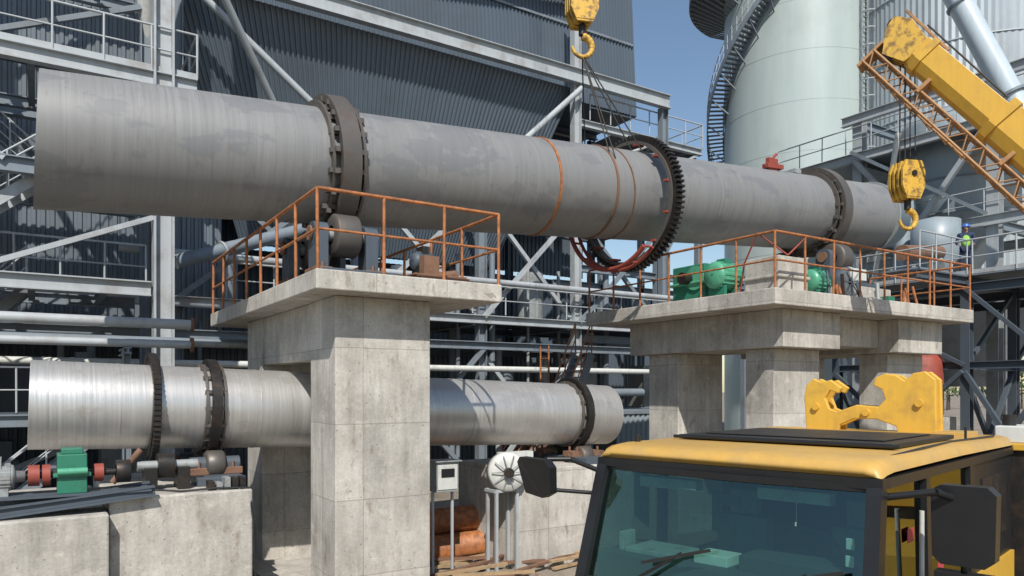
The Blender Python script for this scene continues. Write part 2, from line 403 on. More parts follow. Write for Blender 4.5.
o.done(.03)
o=B('cooling_fan'); c=V((17.2,11.0,6.5))
o.lathe(c,c+V((0,1,0)),[(0,.12),(-.02,.36),(.05,.40),(.28,.40),(.3,.1)],WHITE,32)
o.bb(17.0,17.4,11.05,11.3,5.97,6.2,LGREY); o.bb(17.25,17.9,11.03,11.27,6.6,6.88,WHITE)
for i in range(8):
    t=i*math.pi/4; o.beam(c+V((0,-.03,0)),c+V((.34*math.cos(t),-.03,.34*math.sin(t))),.02,.03,LGREY)
o.done()
o=B('pipe_clutter')
for i in range(14):
    x=15.4+random.random()*5.2; y=10.5+random.random()*1.4; o.cyl((x,y,6.0),(x+random.uniform(-.2,.4),y+.1,6.3+random.random()*.6),.03+.05*random.random(),random.choice([RUST,LGREY,RED,STEELD,ORANGE]),8)
for i in range(9):
    x=15.6+random.random()*5; o.bb(x,x+.2+.3*random.random(),11.9,12.2,5.975,6.1+.4*random.random(),random.choice([RUST,LGREY,GREEN,WHITE,STEELD]))
o.tube([(15.2,10.6,6.0),(16,10.9,6.02),(16.8,10.5,6.0),(17.5,10.7,6.03),(18.6,10.45,6.0)],.025,BLACK,6)
o.tube([(13.3,11.2,6.0),(13.2,11.0,6.6),(13.14,10.6,7.2),(13.6,10.17,6.7),(14.2,10.15,7.15)],.02,RED,6)
o.done()
# ------------------------------------------------------------ lower-left foundations and drive
p=B('concrete_foundation')
p.bb(-.55,.88,12.05,15.9,-.2,2.02,CONC2); p.bb(.9,2.95,12.35,16.0,-.2,2.20,CONC2); p.bb(-3.2,-.6,12.6,15.5,-.2,1.2,CONC2)
p.done(.03)
p=B('concrete_foundation'); p.bb(8.5,11.7,13.0,15.6,-.2,2.12,CONC); p.done(.02)
o=B('drive_baseframe')
for y in(12.25,12.85): o.ib((-.5,y,2.12),(1.5,y,2.29),.12,.16,STEELD)
o.bb(-.45,1.45,12.2,12.9,2.29,2.32,STEELD); o.done()
o=B('gearbox'); o.bb(.25,.62,12.3,12.8,2.32,2.88,GREEN); o.bb(.2,.67,12.25,12.85,2.56,2.61,GREEN); o.cyl((.25,12.25,2.64),(.62,12.25,2.64),.05,GREENL)
o.bb(.3,.57,12.35,12.75,2.88,2.96,GREEN); o.cyl((.0,12.55,2.58),(1.0,12.55,2.58),.05,DARK); o.cyl((.07,12.55,2.58),(.17,12.55,2.58),.15,RED,20); o.cyl((-.1,12.55,2.58),(0.04,12.55,2.58),.15,RED,20)
o.cyl((.72,12.55,2.58),(.84,12.55,2.58),.13,RED,20); o.lathe((1.0,12.55,2.58),(2,12.55,2.58),[(0,.1),(0,.17),(.2,.17),(.2,.1)],DARK,24); o.done(.012)
motor('drive_motor',(-.75,12.55,2.58),(1,0,0),.17,.62,LGREY,LGREY,2.3)
o=B('pinion_bearing'); o.bb(1.45,1.62,12.9,13.4,2.202,2.56,DARK); o.bb(1.92,2.1,12.9,13.4,2.202,2.56,DARK); o.cyl((1.35,13.15,2.58),(2.25,13.15,2.58),.08,LGREY); o.cyl((1.64,13.15,2.58),(1.88,13.15,2.58),.2,DARK,20)
for i in range(5):
    x=2.3+.12*i; o.bb(x,x+.09,12.45,12.7,2.202,2.3+.1*random.random(),random.choice([RUST,DARK,LGREY]))
o.cyl((1.0,13.1,2.35),(1.4,13.1,2.85),.05,RUST); o.tube([(1.2,12.6,2.3),(1.9,12.5,2.22),(2.4,12.45,2.24),(2.9,12.4,2.22),(2.96,12.3,1.6),(3.0,12.3,.1)],.018,BLACK,6); o.done(.006)
# fan + cabinet by dryer
o=B('blower_fan'); c=V((8.2,12.9,2.1))
o.lathe(c,c+V((-.35,-1,0)),[(0,.1),(-.0,.16),(.03,.38),(-.05,.41),(-.25,.41),(-.27,.1)],WHITE,36)
for i in range(10):
    t=i*math.pi/5; e=V((.94*math.cos(t),-.33*math.cos(t),math.sin(t)))*.36; o.beam(c+V((-.02,-.06,0)),c+V((-.02,-.06,0))+e,.015,.02,LGREY)
o.cyl(c+V((-.06,-.16,0)),c+V((.0,0,0)),.1,DARK,16)
for dx in(-.25,.25):
    for dy in(.05,.4): o.beam(c+V((dx,dy,-.35)),c+V((dx,dy,-2.2)),.06,.06,STEEL)
o.bb(7.9,8.5,12.95,13.35,1.68,1.74,STEEL); o.bb(8.1,8.9,13.0,13.2,2.3,2.5,WHITE); o.done()
o=B('electrical_cabinet'); o.bb(6.7,7.2,13.2,13.55,1.75,2.35,LGREY); o.bb(6.73,7.17,13.185,13.197,1.8,2.3,WHITE); o.bb(6.64,7.26,13.15,13.6,2.353,2.38,LGREY)
for x in(6.72,7.16): o.beam((x,13.4,0),(x,13.4,1.747),.05,.05,STEEL)
o.bb(6.8,7.1,13.17,13.183,2.05,2.22,BLACK); o.done(.006)
o=B('stored_pipe_pile')
for i,(y,z) in enumerate(((14.6,.30),(15.22,.30),(14.9,.84))):
    o.lathe((6.3+.2*i,y,z),(7.3,y,z),[(4.5,.26),(0,.26),(0,.3),(4.5,.3)],ORANGE if i!=1 else RUST,24)
o.done()
o=B('timber_pile')
for i in range(22):
    x=5.9+random.random()*4; y=12.4+random.random()*1.7; t=random.uniform(-.5,.5); o.beam((x,y,.06+.05*(i%5)),(x+1.6*math.cos(t),y+1.6*math.sin(t),.08+.05*(i%5)),.1,.05,random.choice([WOOD,WOOD,RUST]))
o.done()
o=B('rubble')
for i in range(700):
    x=random.uniform(-2,13);y=random.uniform(10.5,19); s_=random.uniform(.02,.11)
    vs=[V((random.uniform(-1,1),random.uniform(-1,1),random.uniform(-.3,1)))*s_+V((x,y,.02)) for _ in range(4)]
    o.add(vs,[(0,1,2),(0,2,3),(0,3,1),(1,3,2)],random.choice([CONC2,CONC2,RUST,WOOD]))
o.done()
# ------------------------------------------------------------ steel building behind
b=B('process_building')
b.corr((-16,26.6,16.9),(24.2,26.6,16.9),(23.3,26.6,34),(-16,26.6,34),210,.05,CORR)
b.corr((24.2,26.6,16.9),(24.2,40,16.9),(23.3,40,34),(23.3,26.6,34),70,.05,CORR)
b.add([(-16,26.5,34.02),(23.4,26.5,34.02),(23.4,40,34.02),(-16,40,34.02)],[(0,1,2,3)],STEELM)
b.add([(-16,26.6,16.88),(24.2,26.6,16.88),(24.2,40,16.88),(-16,40,16.88)],[(0,3,2,1)],STEELD)
for z in(20.2,24.0,28): b.beam((-16,26.50,z),(23.9,26.50,z),.04,.10,STEELM)
# bunker (hopper) under the big beam
b.corr((6.0,27.0,9.0),(16.4,27.0,9.0),(19.2,25.0,16.6),(3.2,25.0,16.6),84,.05,CORR)
b.corr((16.4,27.0,9.0),(16.4,32,9.0),(19.2,34,16.6),(19.2,25.0,16.6),34,.05,CORR)
b.beam((4.6,25.93,12.8),(17.8,25.93,12.8),.10,.16,STEELM)
b.corr((-16,26.0,5.5),(5.2,26.0,5.5),(5.2,26.0,16.6),(-16,26.0,16.6),90,.05,CORRM)
b.corr((-16,25.9,17.1),(3.6,25.9,17.1),(3.6,25.9,25),(-16,25.9,25),84,.05,CORRM)
b.corr((-16,31,0),(33,31,0),(33,31,9.5),(-16,31,9.5),190,.06,CORR)
b.corr((5,30.5,9.6),(24,30.5,9.6),(24,30.5,16.8),(5,30.5,16.8),80,.06,CORR)
cols=[-9,-3,3.6,9.4,14.4,19.0,24.0]
for x in cols:
    top={9.4:11.4,14.4:11.4,19.0:22.,3.6:16.6}.get(x,16.6)
    b.ib((x,24.6,0),(x,24.6,top),.32,.36,STEEL if x in(19.0,) else STEELM)
    b.ib((x,29.8,0),(x,29.8,16.6),.3,.3,STEELD)
    for z in(6.5,11.5): b.ib((x,24.8,z),(x,29.8,z),.2,.35,STEELM)
for z,h,m in((16.85,.6,STEEL),(11.5,.4,STEELM),(6.5,.32,STEEL),(5.5,.3,STEELM),(2.9,.25,STEELM)):
    b.ib((-14,24.4,z),(24.2,24.4,z),.3,h,m)
    b.ib((-14,29.6,z),(24.2,29.6,z),.3,h*.8,STEELD)
b.ib((4,24.3,21.2),(21,26.4,21.2),.26,.3,STEELM)
b.bb(5,24.1,24.9,29.4,6.66,6.70,STEELD)
for (x0,x1),(z0,z1),m in(((9.4,14.4),(6.6,11.4),STEEL),((14.4,19.0),(6.6,11.4),STEEL),((19,24.0),(6.6,11.4),STEELM),((3.6,9.4),(6.6,11.4),STEELM),((14.4,19.0),(.1,5.4),STEEL),((9.4,14.4),(.1,5.4),STEELM)):
    b.beam((x0,24.35,z0),(x1,24.35,z1),.16,.16,m); b.beam((x0,24.75,z1),(x1,24.75,z0),.16,.16,m)
b.cyl((14.4,24.2,12.0),(19.0,24.2,16.3),.12,STEEL); b.cyl((3.6,24.2,16.4),(9.4,24.2,12.0),.12,STEEL)
b.cyl((-10,24.1,4.6),(24,24.1,4.6),.11,WHITE); b.cyl((2,24.0,7.9),(24,24.0,7.9),.12,STEEL); b.cyl((5,23.8,3.7),(22,23.8,3.7),.16,STEELM)
b.rail([(5,24.3,6.7),(24.2,24.3,6.7)],STEEL,1.1,1.5,.03)
for x,zt in((24.0,15.4),(26.7,14.8),(30,9.3)):
    b.ib((x,25,0),(x,25,zt),.26,.3,STEELM); b.ib((x,29,0),(x,29,zt),.26,.3,STEELM)
for z,e in((15.2,26.9),(13.6,26.9),(9,30.2),(6,30.2)):
    b.ib((19.2,25,z),(e,25,z),.25,.3,STEEL if z>13 else STEELM); b.ib((21,29,z),(e,29,z),.25,.3,STEELM)
b.bb(22,26.9,25.2,28.9,15.37,15.4,STEELD)
for x in(24.0,26.7): b.ib((x,25.2,15.1),(x,29,15.1),.2,.3,STEELM)
b.rail([(20,24.9,15.4),(26.9,24.9,15.4),(26.9,29,15.4)],STEEL,1.1,1.2,.03)
b.beam((24.0,25,9.2),(26.7,25,13.5),.12,.12,STEELM); b.beam((24.0,25,13.6),(26.7,25,15.1),.1,.1,STEEL)
b.cyl((20.5,24.9,13.6),(23.9,24.9,15.1),.07,STEEL)
for i in range(34):
    x=random.uniform(-8,28); z=random.choice([0,3,6.75]); h=random.uniform(.8,2.4); w=random.uniform(.5,1.6); y=random.uniform(25.5,28.0)
    if random.random()<.5: b.cyl((x,y,z),(x,y,z+h),w*.5,random.choice([STEELD,LGREY,STEELM,SILOB]),20)
    else: b.bb(x,x+w,y,y+w,z+.01,z+h,random.choice([STEELD,LGREY,STEELM,STEELD]))
for i in range(20):
    x=random.uniform(-6,24); y=random.uniform(25.2,28); b.cyl((x,y,random.choice([0,3])),(x,y,random.choice([6,9.3,9])),random.uniform(.05,.16),random.choice([STEEL,STEELM,LGREY]),10)
b.done()
# ------------------------------------------------------------ stair tower on the left
t=B('stair_tower')
t.ib((2.63,20,0),(2.63,20,24),.46,.46,STEEL,.05)
for x in(-4.2,-9.5): t.ib((x,20,0),(x,20,24),.36,.36,STEELM)
for x in(2.63,-4.2,-9.5): t.ib((x,23.4,0),(x,23.4,24),.3,.3,STEELM)
for z in(6.26,8.85,11.4,14.6):
    x1=3.4 if z in(11.4,) else 2.35
    m=STEEL if z in(11.4,6.26) else STEELM
    t.ib((-10,19.95,z),(x1,19.95,z),.25,.36,m); t.ib((-10,23.45,z),(x1,23.45,z),.2,.3,STEELM)
    for x in(-8,-6.2,-3.9,-2,-.1,1.4): t.ib((x,20.1,z),(x,23.3,z),.15,.22,STEELM)
    if z in(11.4,6.26): t.bb(-10,x1,20.1,21.2,z+.19,z+.22,STEELD); t.bb(.6,x1,21.2,23.2,z+.19,z+.22,STEELD)
    else: t.bb(-10,-4.5,20.1,23.2,z+.19,z+.22,STEELD)
t.rail([(-10,19.9,11.6),(3.4,19.9,11.6),(3.4,23.3,11.6)],STEEL,1.1,1.0,.028,True)
t.rail([(-10,19.9,6.45),(-1.4,19.9,6.45)],STEEL,1.1,1.0,.028)
t.rail([(-1.4,21.3,6.45),(2.4,21.3,6.45)],STEEL,1.1,1.0,.028)
t.stair((-2.8,20.25,6.4),(.2,20.25,8.85),(0,.9,0),STEEL,STEEL)
t.bb(.2,2.3,20.2,23.1,8.83,8.87,STEELD); t.rail([(.2,20.2,8.87),(2.3,20.2,8.87)],STEEL,1.1,1.0,.026)
t.stair((.2,22.2,8.85),(-2.8,22.2,11.5),(0,.9,0),STEELM,STEEL)
t.stair((-3.2,20.25,11.6),(-.6,20.25,14.2),(0,.9,0),STEEL,STEEL)
t.stair((-4.3,20.6,8.9),(-1.8,20.6,6.4),(0,.8,0),STEELM,STEEL)
t.stair((-3.0,21.5,3.3),(-.2,21.5,6.3),(0,.9,0),STEELM,STEEL); t.stair((2.0,20.4,3.4),(-1.6,20.4,.2),(0,.9,0),STEELM,STEEL)
t.stair((-6.2,20.3,2.0),(-3.6,20.3,4.6),(0,.9,0),STEELM,STEEL)
t.bb(-3.2,2.4,21.3,23.2,3.2,3.25,STEELD); t.rail([(-3.2,21.3,3.25),(2.4,21.3,3.25)],STEEL,1.1,1.0,.026); t.ib((-9,20.3,3.1),(2.3,20.3,3.1),.2,.28,STEELM)
for x0,x1,z0,z1 in((-4.2,2.5,14.7,20),(-4.2,-9.5,6.4,11.3),(-4.2,2.5,.2,3.0),(2.5,-4.2,14.6,11.6)): t.beam((x0,23.2,z0),(x1,23.2,z1),.14,.14,STEELM)
t.beam((2.4,19.9,8.0),(-1.2,19.9,6.45),.12,.12,STEEL); t.beam((-4.2,19.9,11.2),(-.6,19.9,8.95),.14,.14,STEEL)
t.cyl((2.4,20.5,17.6),(7,24.3,12),.12,STEEL)
t.done()
o=B('pipe_rack')
o.cyl((-9,17.5,5.23),(2.9,17.5,5.23),.11,STEEL,16); o.cyl((-9,17.5,4.79),(2.9,17.5,4.79),.085,STEEL,16)
for z in(5.23,4.79): o.cyl((2.85,17.5,z),(2.91,17.5,z),.16,RUST,16)
for x in(-6,-2.2,1.6): o.ib((x,17.5,0),(x,17.5,4.65),.16,.16,STEELM); o.ib((x,17.1,4.62),(x,18.6,4.62),.12,.14,STEELM)
o.cyl((-9,18.1,4.85),(6,18.1,4.85),.07,LGREY,12); o.cyl((-9,18.4,4.9),(6,18.4,4.9),.1,STEELM,12)
o.done()
o=B('inclined_duct'); o.cyl((3.2,22,7.3),(9,23.6,9.6),.20,STEELM,20); o.ring((4.5,22.36,7.8),(5.8,1.6,2.3),.19,.28,.05,STEEL,20); o.ring((7.5,23.19,9.0),(5.8,1.6,2.3),.19,.28,.05,STEEL,20)
o.cyl((2.0,21.2,19.5),(2.9,24.2,12.5),.22,WHITE,16)
o.done()
o=B('access_ladder'); o.stair((12.6,17.6,1.2),(14.2,17.6,4.9),(0,.8,0),STEELM,ORANGE); o.stair((11.2,18.2,.1),(13.2,18.2,2.6),(0,.8,0),RUST,ORANGE)
for y in(19,19.45): o.cyl((13.6,y,0),(13.6,y,5.2),.03,ORANGE,6)
for i in range(17): o.cyl((13.6,19,.3*i),(13.6,19.45,.3*i),.015,ORANGE,6)
o.done()
o=B('concrete_retaining_wall'); o.bb(12.5,19,16.8,17.1,-.1,1.9,CONC2); o.bb(11.9,13.2,15.9,16.7,-.1,1.5,CONC2); o.done(.02)
o=B('site_cabin'); o.corr((15.5,21,0),(22,21,0),(22,21,2.9),(15.5,21,2.9),26,.05,SILOB); o.corr((15.5,23.5,0),(15.5,21,0),(15.5,21,2.9),(15.5,23.5,2.9),10,.05,SILOB); o.bb(15.4,22.1,20.9,23.6,2.9,3.0,STEELM); o.bb(17,18,20.88,20.93,1.1,2.1,BLACK); o.done()
o=B('red_storage_tank'); o.lathe((25.2,13.6,2.9),(25.2,13.6,3.9),[(0,.05),(0,.65),(.1,.7),(1.9,.7),(2.1,.55),(2.2,.05)],RED,32); o.bb(24.4,26,12.8,14.4,0,2.9,CONC2); o.done()
# ------------------------------------------------------------ right-hand trestle, walkway and tanks
t=B('steel_trestle')
for x in(25.4,28.6,31.8):
    for y in(9.6,12.2,16.8): t.ib((x,y,0),(x,y,7.35),.28,.28,STEELD)
for x in(25.4,28.6,31.8): t.ib((x,9.2,7.1),(x,17.2,7.1),.25,.3,STEELD)
for y in(9.6,12.2,16.8):
    for z in(7.33,4.58): t.ib((22.4 if (y>10 and z>7) else 25.4,y,z),(32,y,z),.22,.26,STEELD)
    t.beam((25.4,y,.2),(28.6,y,4.5),.14,.14,STEELD); t.beam((28.6,y+.15,.2),(25.4,y+.15,4.5),.14,.14,STEELD); t.beam((28.6,y,4.6),(31.8,y,7.2),.12,.12,STEELD); t.beam((25.4,y,4.6),(28.6,y,7.2),.12,.12,STEELD)
for (y0,y1) in((9.6,12.2),(12.2,16.8)):
    t.beam((25.25,y0,.2),(25.25,y1,4.4),.14,.14,STEELD); t.beam((25.1,y1,.2),(25.1,y0,4.4),.14,.14,STEELD); t.beam((25.25,y0,4.6),(25.25,y1,7.1),.12,.12,STEELD)
    t.ib((25.4,y0,4.6),(25.4,y1,4.6),.2,.25,STEELD)
t.bb(25.2,32,9.4,17,7.47,7.52,STEELM); t.bb(22.4,25.2,12.1,13.3,7.47,7.52,STEELM)
t.rail([(25.2,9.4,7.52),(25.2,17,7.52)],STEEL,1.1,1.2,.028,True); t.rail([(25.2,9.4,7.52),(32,9.4,7.52)],STEEL,1.1,1.3,.028)
t.rail([(22.4,12.1,7.52),(25.2,12.1,7.52)],STEEL,1.1,1.0,.025)
t.done()
t=B('preheater_tower')
for x in(32.4,38.5):
    for y in(14.5,20.3,24.5): t.ib((x,y,0),(x,y,16.4 if y<22 else 15),.45,.45,STEEL)
for z in(10.6,14.6,16.4):
    for x in(32.1,38.5): t.ib((x,12.0,z),(x,24.5 if z<16 else 21,z),.25,.42,STEEL)
    for y in(14.5,20.3): t.ib((32.4,y+.3,z),(38.5,y+.3,z),.25,.4,STEELM)
t.bb(32.2,38.6,12.2,24.5,14.82,14.87,STEELM)
t.beam((31.9,14.5,14.5),(31.9,17.4,10.8),.2,.2,STEEL); t.beam((31.9,20.3,14.5),(31.9,17.4,10.8),.2,.2,STEEL); t.beam((31.7,20.3,14.8),(31.7,14.5,10.8),.14,.14,WHITE)
t.rail([(32.0,12,14.85),(32.0,24.5,14.85)],STEEL,1.15,1.3,.03); t.rail([(32.1,12,10.8),(32.1,20.3,10.8)],STEEL,1.1,1.3,.03)
t.cyl((32.0,19.5,8),(31.6,18,15),.12,WHITE); t.cyl((30.9,17.5,8.2),(31.4,17.5,12.8),.35,SILOB,20); t.lathe((30.6,15.9,8.2),(30.6,15.9,9),[(0,.2),(1,.9),(2.4,.9),(2.6,.1)],SILOB,28)
t.cyl((29.5,15.3,8.6),(32,17,10.5),.3,LGREY,16); t.cyl((25.5,14.4,8.6),(30.5,15.6,9.3),.28,RUST,16)
for z in (8.3,9.2): t.beam((31.5,15,z),(31.5,17,z),.1,.1,STEELM)
t.done()
s=B('cylindrical_tank'); c=V((35.4,17.4,0))
s.lathe(c,c+V((0,0,1)),[(8.8,.5),(11.4,2.4),(11.45,2.45),(15.6,2.45),(16.1,2.2),(16.4,.2)],SILOB,56)
for z in(11.5,13): s.ring(c+V((0,0,z)),(0,0,1),2.45,2.5,.08,STEELM,56)
s.done()
s=B('corrugated_silo'); c=V((47.0,22.6,0)); seg=240; vs=[];fs=[]
for i in range(seg):
    a=2*math.pi*i/seg; R=6.2+(.05 if i%2 else 0)
    for z in(9,38): vs.append((c.x+R*math.cos(a),c.y+R*math.sin(a),z))
for i in range(seg): j=(i+1)%seg; fs.append((2*i,2*j,2*j+1,2*i+1))
s.add(vs,fs,CORRL)
for z in(12,15.5,19,22.5,26,29.5,33): s.ring(c+V((0,0,z)),(0,0,1),6.2,6.29,.06,CORRL,72)
s.lathe(c,c+V((0,0,1)),[(38,6.4),(40.5,1),(40.5,.1)],STEEL,48); s.lathe(c,c+V((0,0,1)),[(9,6.2),(4,1.0)],STEELM,48)
for i in range(8):
    a=math.pi*i/4; s.cyl((c.x+5.8*math.cos(a),c.y+5.8*math.sin(a),0),(c.x+5.8*math.cos(a),c.y+5.8*math.sin(a),9),.25,STEEL)
s.done()
s=B('storage_silo'); c=V((41.9,30.4,0)); R=4.75
s.lathe(c,c+V((0,0,1)),[(0,R),(36,R),(36.05,R),(39,1.2),(39,.1)],SILO,96)
for z in range(3,36,3): s.ring(c+V((0,0,z)),(0,0,1),R-.02,R+.010,.035,SILO,96)
def cp(a,r,z): a=math.radians(a); return V((c.x+r*math.cos(a),c.y+r*math.sin(a),z))
zf=lambda a:12.5+(a-50)*.102
for i in range(0,230,2):
    a=50+i; s.beam(cp(a,R+.05,zf(a)),cp(a,R+1.1,zf(a)),.24,.05,STEELM)
for rr in(R+.08,R+1.12):
    for a in range(50,278,4):
        s.beam(cp(a,rr,zf(a)-.05),cp(a+4,rr,zf(a+4)-.05),.06,.32,STEELM)
        s.cyl(cp(a,rr,zf(a)),cp(a,rr,zf(a)+1.1),.028,STEEL,6)
        for h in(.55,1.1): s.cyl(cp(a,rr,zf(a)+h),cp(a+4,rr,zf(a+4)+h),.03,STEEL,6)
for a in range(54,278,12): s.beam(cp(a,R,zf(a)-1.0),cp(a,R+1.05,zf(a)-.15),.07,.07,STEELM)
for a in range(96,176,5):
    s.add([cp(a,R,29.6),cp(a,R+2.3,29.6),cp(a+5,R+2.3,29.6),cp(a+5,R,29.6),cp(a,R,29.4),cp(a,R+2.3,29.4),cp(a+5,R+2.3,29.4),cp(a+5,R,29.4)],[(0,1,2,3),(7,6,5,4),(1,5,6,2),(0,4,5,1),(3,2,6,7)],STEELD)
    s.cyl(cp(a,R+2.25,29.6),cp(a,R+2.25,30.7),.04,STEELM,6); s.beam(cp(a,R,28.2),cp(a,R+2.2,29.4),.08,.08,STEELM)
    for h in(.55,1.1): s.cyl(cp(a,R+2.25,29.6+h),cp(a+5,R+2.25,29.6+h),.04,STEELM,6)
la=262
x_=cp(la,1,0)-c; tn=V((-x_.y,x_.x,0))
for sg in(-.22,.22): s.beam(cp(la,R+.2,2)+tn*sg,cp(la,R+.2,36)+tn*sg,.05,.05,STEEL)
for i in range(110): s.cyl(cp(la,R+.2,2.2+.3*i)-tn*.22,cp(la,R+.2,2.2+.3*i)+tn*.22,.018,STEEL,5)
for i in range(30):
    zz=5+i*1.0; pr=None
    for j in range(9):
        th=math.pi*(j/8-.5)*1.3; q=cp(la,R+.2,zz)+x_*(.32+.38*math.cos(th))+tn*.4*math.sin(th)
        if pr is not None: s.beam(pr,q,.03,.06,STEEL)
        pr=q
for j in range(0,9,2):
    th=math.pi*(j/8-.5)*1.3; o_=x_*(.32+.38*math.cos(th))+tn*.4*math.sin(th); s.beam(cp(la,R+.2,5)+o_,cp(la,R+.2,34)+o_,.04,.02,STEEL)
s.done()
# ------------------------------------------------------------ crane hooks + slings
def hookblock(name,c,yaw,size,top,mat=HOOKY,n=4):
    o=B(name); c=V(c); ax=V((math.cos(yaw),math.sin(yaw),0)); nrm=V((-ax.y,ax.x,0)); U=V((0,0,1)); s_=size
    out=[(-.20,.5),(-.28,.3),(-.28,-.05),(-.16,-.32),(.16,-.32),(.28,-.05),(.28,.3),(.20,.5)]
    for sg in(-.19,-.06,.07,.19): o.poly([c+ax*x*s_+U*z*s_+nrm*sg*s_ for x,z in out],nrm*.055*s_,mat)
    o.cyl(c+nrm*-.22*s_+U*.22*s_,c+nrm*.27*s_+U*.22*s_,.06*s_,DARK,16)
    for sg in(-.1,.03,.155): o.cyl(c+nrm*(sg-.03)*s_+U*.22*s_,c+nrm*(sg+.03)*s_+U*.22*s_,.2*s_,TYRE,24)
    o.beam(c+nrm*-.2*s_+U*-.2*s_,c+nrm*.25*s_+U*-.2*s_,.34*s_,.16*s_,mat)
    o.cyl(c-U*.3*s_,c-U*.52*s_,.07*s_,DARK,12); pr=None
    for j in range(15):
        th=math.radians(90-j*19); q=c-U*.74*s_+(ax*math.cos(th)+U*math.sin(th))*.2*s_; rr=(.08-.0035*j)*s_
        if pr is not None: o.cyl(pr,q,rr,mat,10)
        pr=q
    for i in range(n):
        x=(-.2+.4*i/(n-1))*s_; o.cyl(c+ax*x+U*.2*s_,V((c.x,c.y,top))+ax*x*.9,.014,CABLE,6)
    return o
HK=V((11.2,14.25,13.1))
o=hookblock('crane_hook_block',HK,-.35,1.25,48)
hb=HK-V((0,0,1.1))
for tx,ty in((11.35,13.4),(11.45,13.3),(12.3,13.7),(11.9,15.0),(12.6,13.6)):
    q=kp(tx); zz=q.z+math.sqrt(max(0,1.12**2-(ty-KY)**2)); o.cyl(hb,(tx,ty,zz),.016,CABLE,6)
o.done()
# ------------------------------------------------------------ mobile crane at right (body is right of the frame)
cr=B('mobile_crane')
hd=V((14.8,8.4,10.95)); bs=V((16.9,3.2,4.1)); d=(hd-bs).normalized()
upv=V((0,0,1)); sx=d.cross(upv).normalized(); sy=sx.cross(d)
def boomsec(p,q,w,h,mat):
    prof=[(-.5,.5),(.5,.5),(.5,-.15),(.32,-.42),(.12,-.5),(-.12,-.5),(-.32,-.42),(-.5,-.15)]
    vs=[o_+sx*a*w+sy*b_*h for o_ in(p,q) for a,b_ in prof]; n=8
    cr.add(vs,[tuple(range(n)),tuple(range(2*n-1,n-1,-1))]+[(i,i+n,(i+1)%n+n,(i+1)%n) for i in range(n)],mat)
boomsec(bs,bs+d*6.2,.58,.74,YEL); boomsec(bs+d*6.1,bs+d*6.28,.66,.84,YEL); boomsec(bs+d*6.2,hd-d*.5,.5,.6,YEL); boomsec(hd-d*.75,hd-d*.6,.56,.7,YELR)
for sg in(-.22,-.07,.07,.22):
    cr.poly([hd-d*.55+sy*.26+sx*sg,hd+d*.05+sy*.36+sx*sg,hd+d*.36+sy*.2+sx*sg,hd+d*.30-sy*.05+sx*sg,hd-d*.05-sy*.42+sx*sg,hd-d*.5-sy*.28+sx*sg],sx*.025,HOOKY)
cr.cyl(hd+d*.2+sy*.1-sx*.2,hd+d*.2+sy*.1+sx*.2,.17,DARK,20)
cr.cyl(hd-d*.1-sy*.3-sx*.2,hd-d*.1-sy*.3+sx*.2,.14,DARK,20)
cr.beam(hd-d*.9+sy*.38,hd+d*.35+sy*.44,.05,.05,BOOMO); cr.cyl(hd-d*2.4+sy*.40,hd-d*.2+sy*.48,.02,CABLE,6)
ja=hd+d*.15-sy*.46; jb=bs+d*.3-sy*.50
n_=20; jd=.34
for sg in(-.2,.2):
    for k_ in(0,1): cr.cyl(ja+sx*sg-sy*jd*k_*.8,jb+sx*sg-sy*jd*k_,.026,BOOMO,8)
for i in range(n_):
    A=ja.lerp(jb,i/n_); C_=ja.lerp(jb,(i+1)/n_); M=(A+C_)/2
    for sg in(-.2,.2):
        cr.cyl(A+sx*sg,M+sx*sg-sy*jd*.9,.016,BOOMO,6); cr.cyl(M+sx*sg-sy*jd*.9,C_+sx*sg,.016,BOOMO,6)
    cr.cyl(A-sx*.2,M+sx*.2,.014,BOOMO,6); cr.cyl(A-sx*.2-sy*jd,M+sx*.2-sy*jd,.014,BOOMO,6)
cr.beam(ja+sy*.2,ja-sy*.4,.42,.06,BOOMO)
for i in(3,8,13):
    A=ja.lerp(jb,i/n_); cr.beam(A+sy*.25,A-sy*.05,.5,.08,BOOMO)
cr.cyl((17.2,2.5,1.3),(17.2,2.5,1.55),1.0,DARK,32); cr.bb(16.2,18.2,.4,3.9,1.56,2.6,YEL); cr.bb(16.1,18.3,-.6,.4,1.6,3.0,DARK); cr.bb(18.2,19.1,2.2,4.1,1.6,3.2,YEL); cr.bb(18.25,19.12,2.6,4.13,2.3,3.05,GLASS2)
cr.bb(16.6,16.68,1.6,3.6,2.6,4.3,YEL); cr.bb(17.1,17.18,1.6,3.6,2.6,4.3,YEL); cr.cyl((16.9,4,2.2),bs+d*3.0-sy*.3,.14,CHROME,16)
cr.bb(12.2,22,1.3,3.7,.85,1.3,YEL)
for x in(13.2,14.6,18.6,20,21.4):
    for y,yy in((1.15,1.5),(3.5,3.85)): cr.cyl((x,y,.55),(x,yy,.55),.55,RUB,28); cr.cyl((x,y-.02,.55),(x,yy+.02,.55),.25,YELR,20)
for x in(12.6,21.9):
    for y in(.3,4.7): cr.cyl((x,y,.1),(x,y,1.2),.08,CHROME); cr.cyl((x,y,0),(x,y,.1),.28,DARK); cr.beam((x,2.5,1.0),(x,y,1.0),.2,.22,YEL)
cr.done(.006)
o=hookblock('crane_hook_block',(15.05,8.38,8.0),-.35,.95,10.7); o.done()
o=B('feed_chute_pipe'); o.cyl((28.0,16.6,24.6),(29.9,12.86,14.56),.42,PALEP,28); o.cyl((29.9,12.86,14.56),(30.4,11.9,12.0),.42,PALEP,28); o.ring((29.9,12.86,14.56),(.2,-.39,-1.04),.4,.54,.1,STEELM,28); o.ring((29.2,14.24,18.26),(.2,-.39,-1.04),.4,.5,.08,STEELM,28); o.cyl((30.4,11.9,12.0),(30.4,11.9,7.52),.3,STEEL,20); o.done()
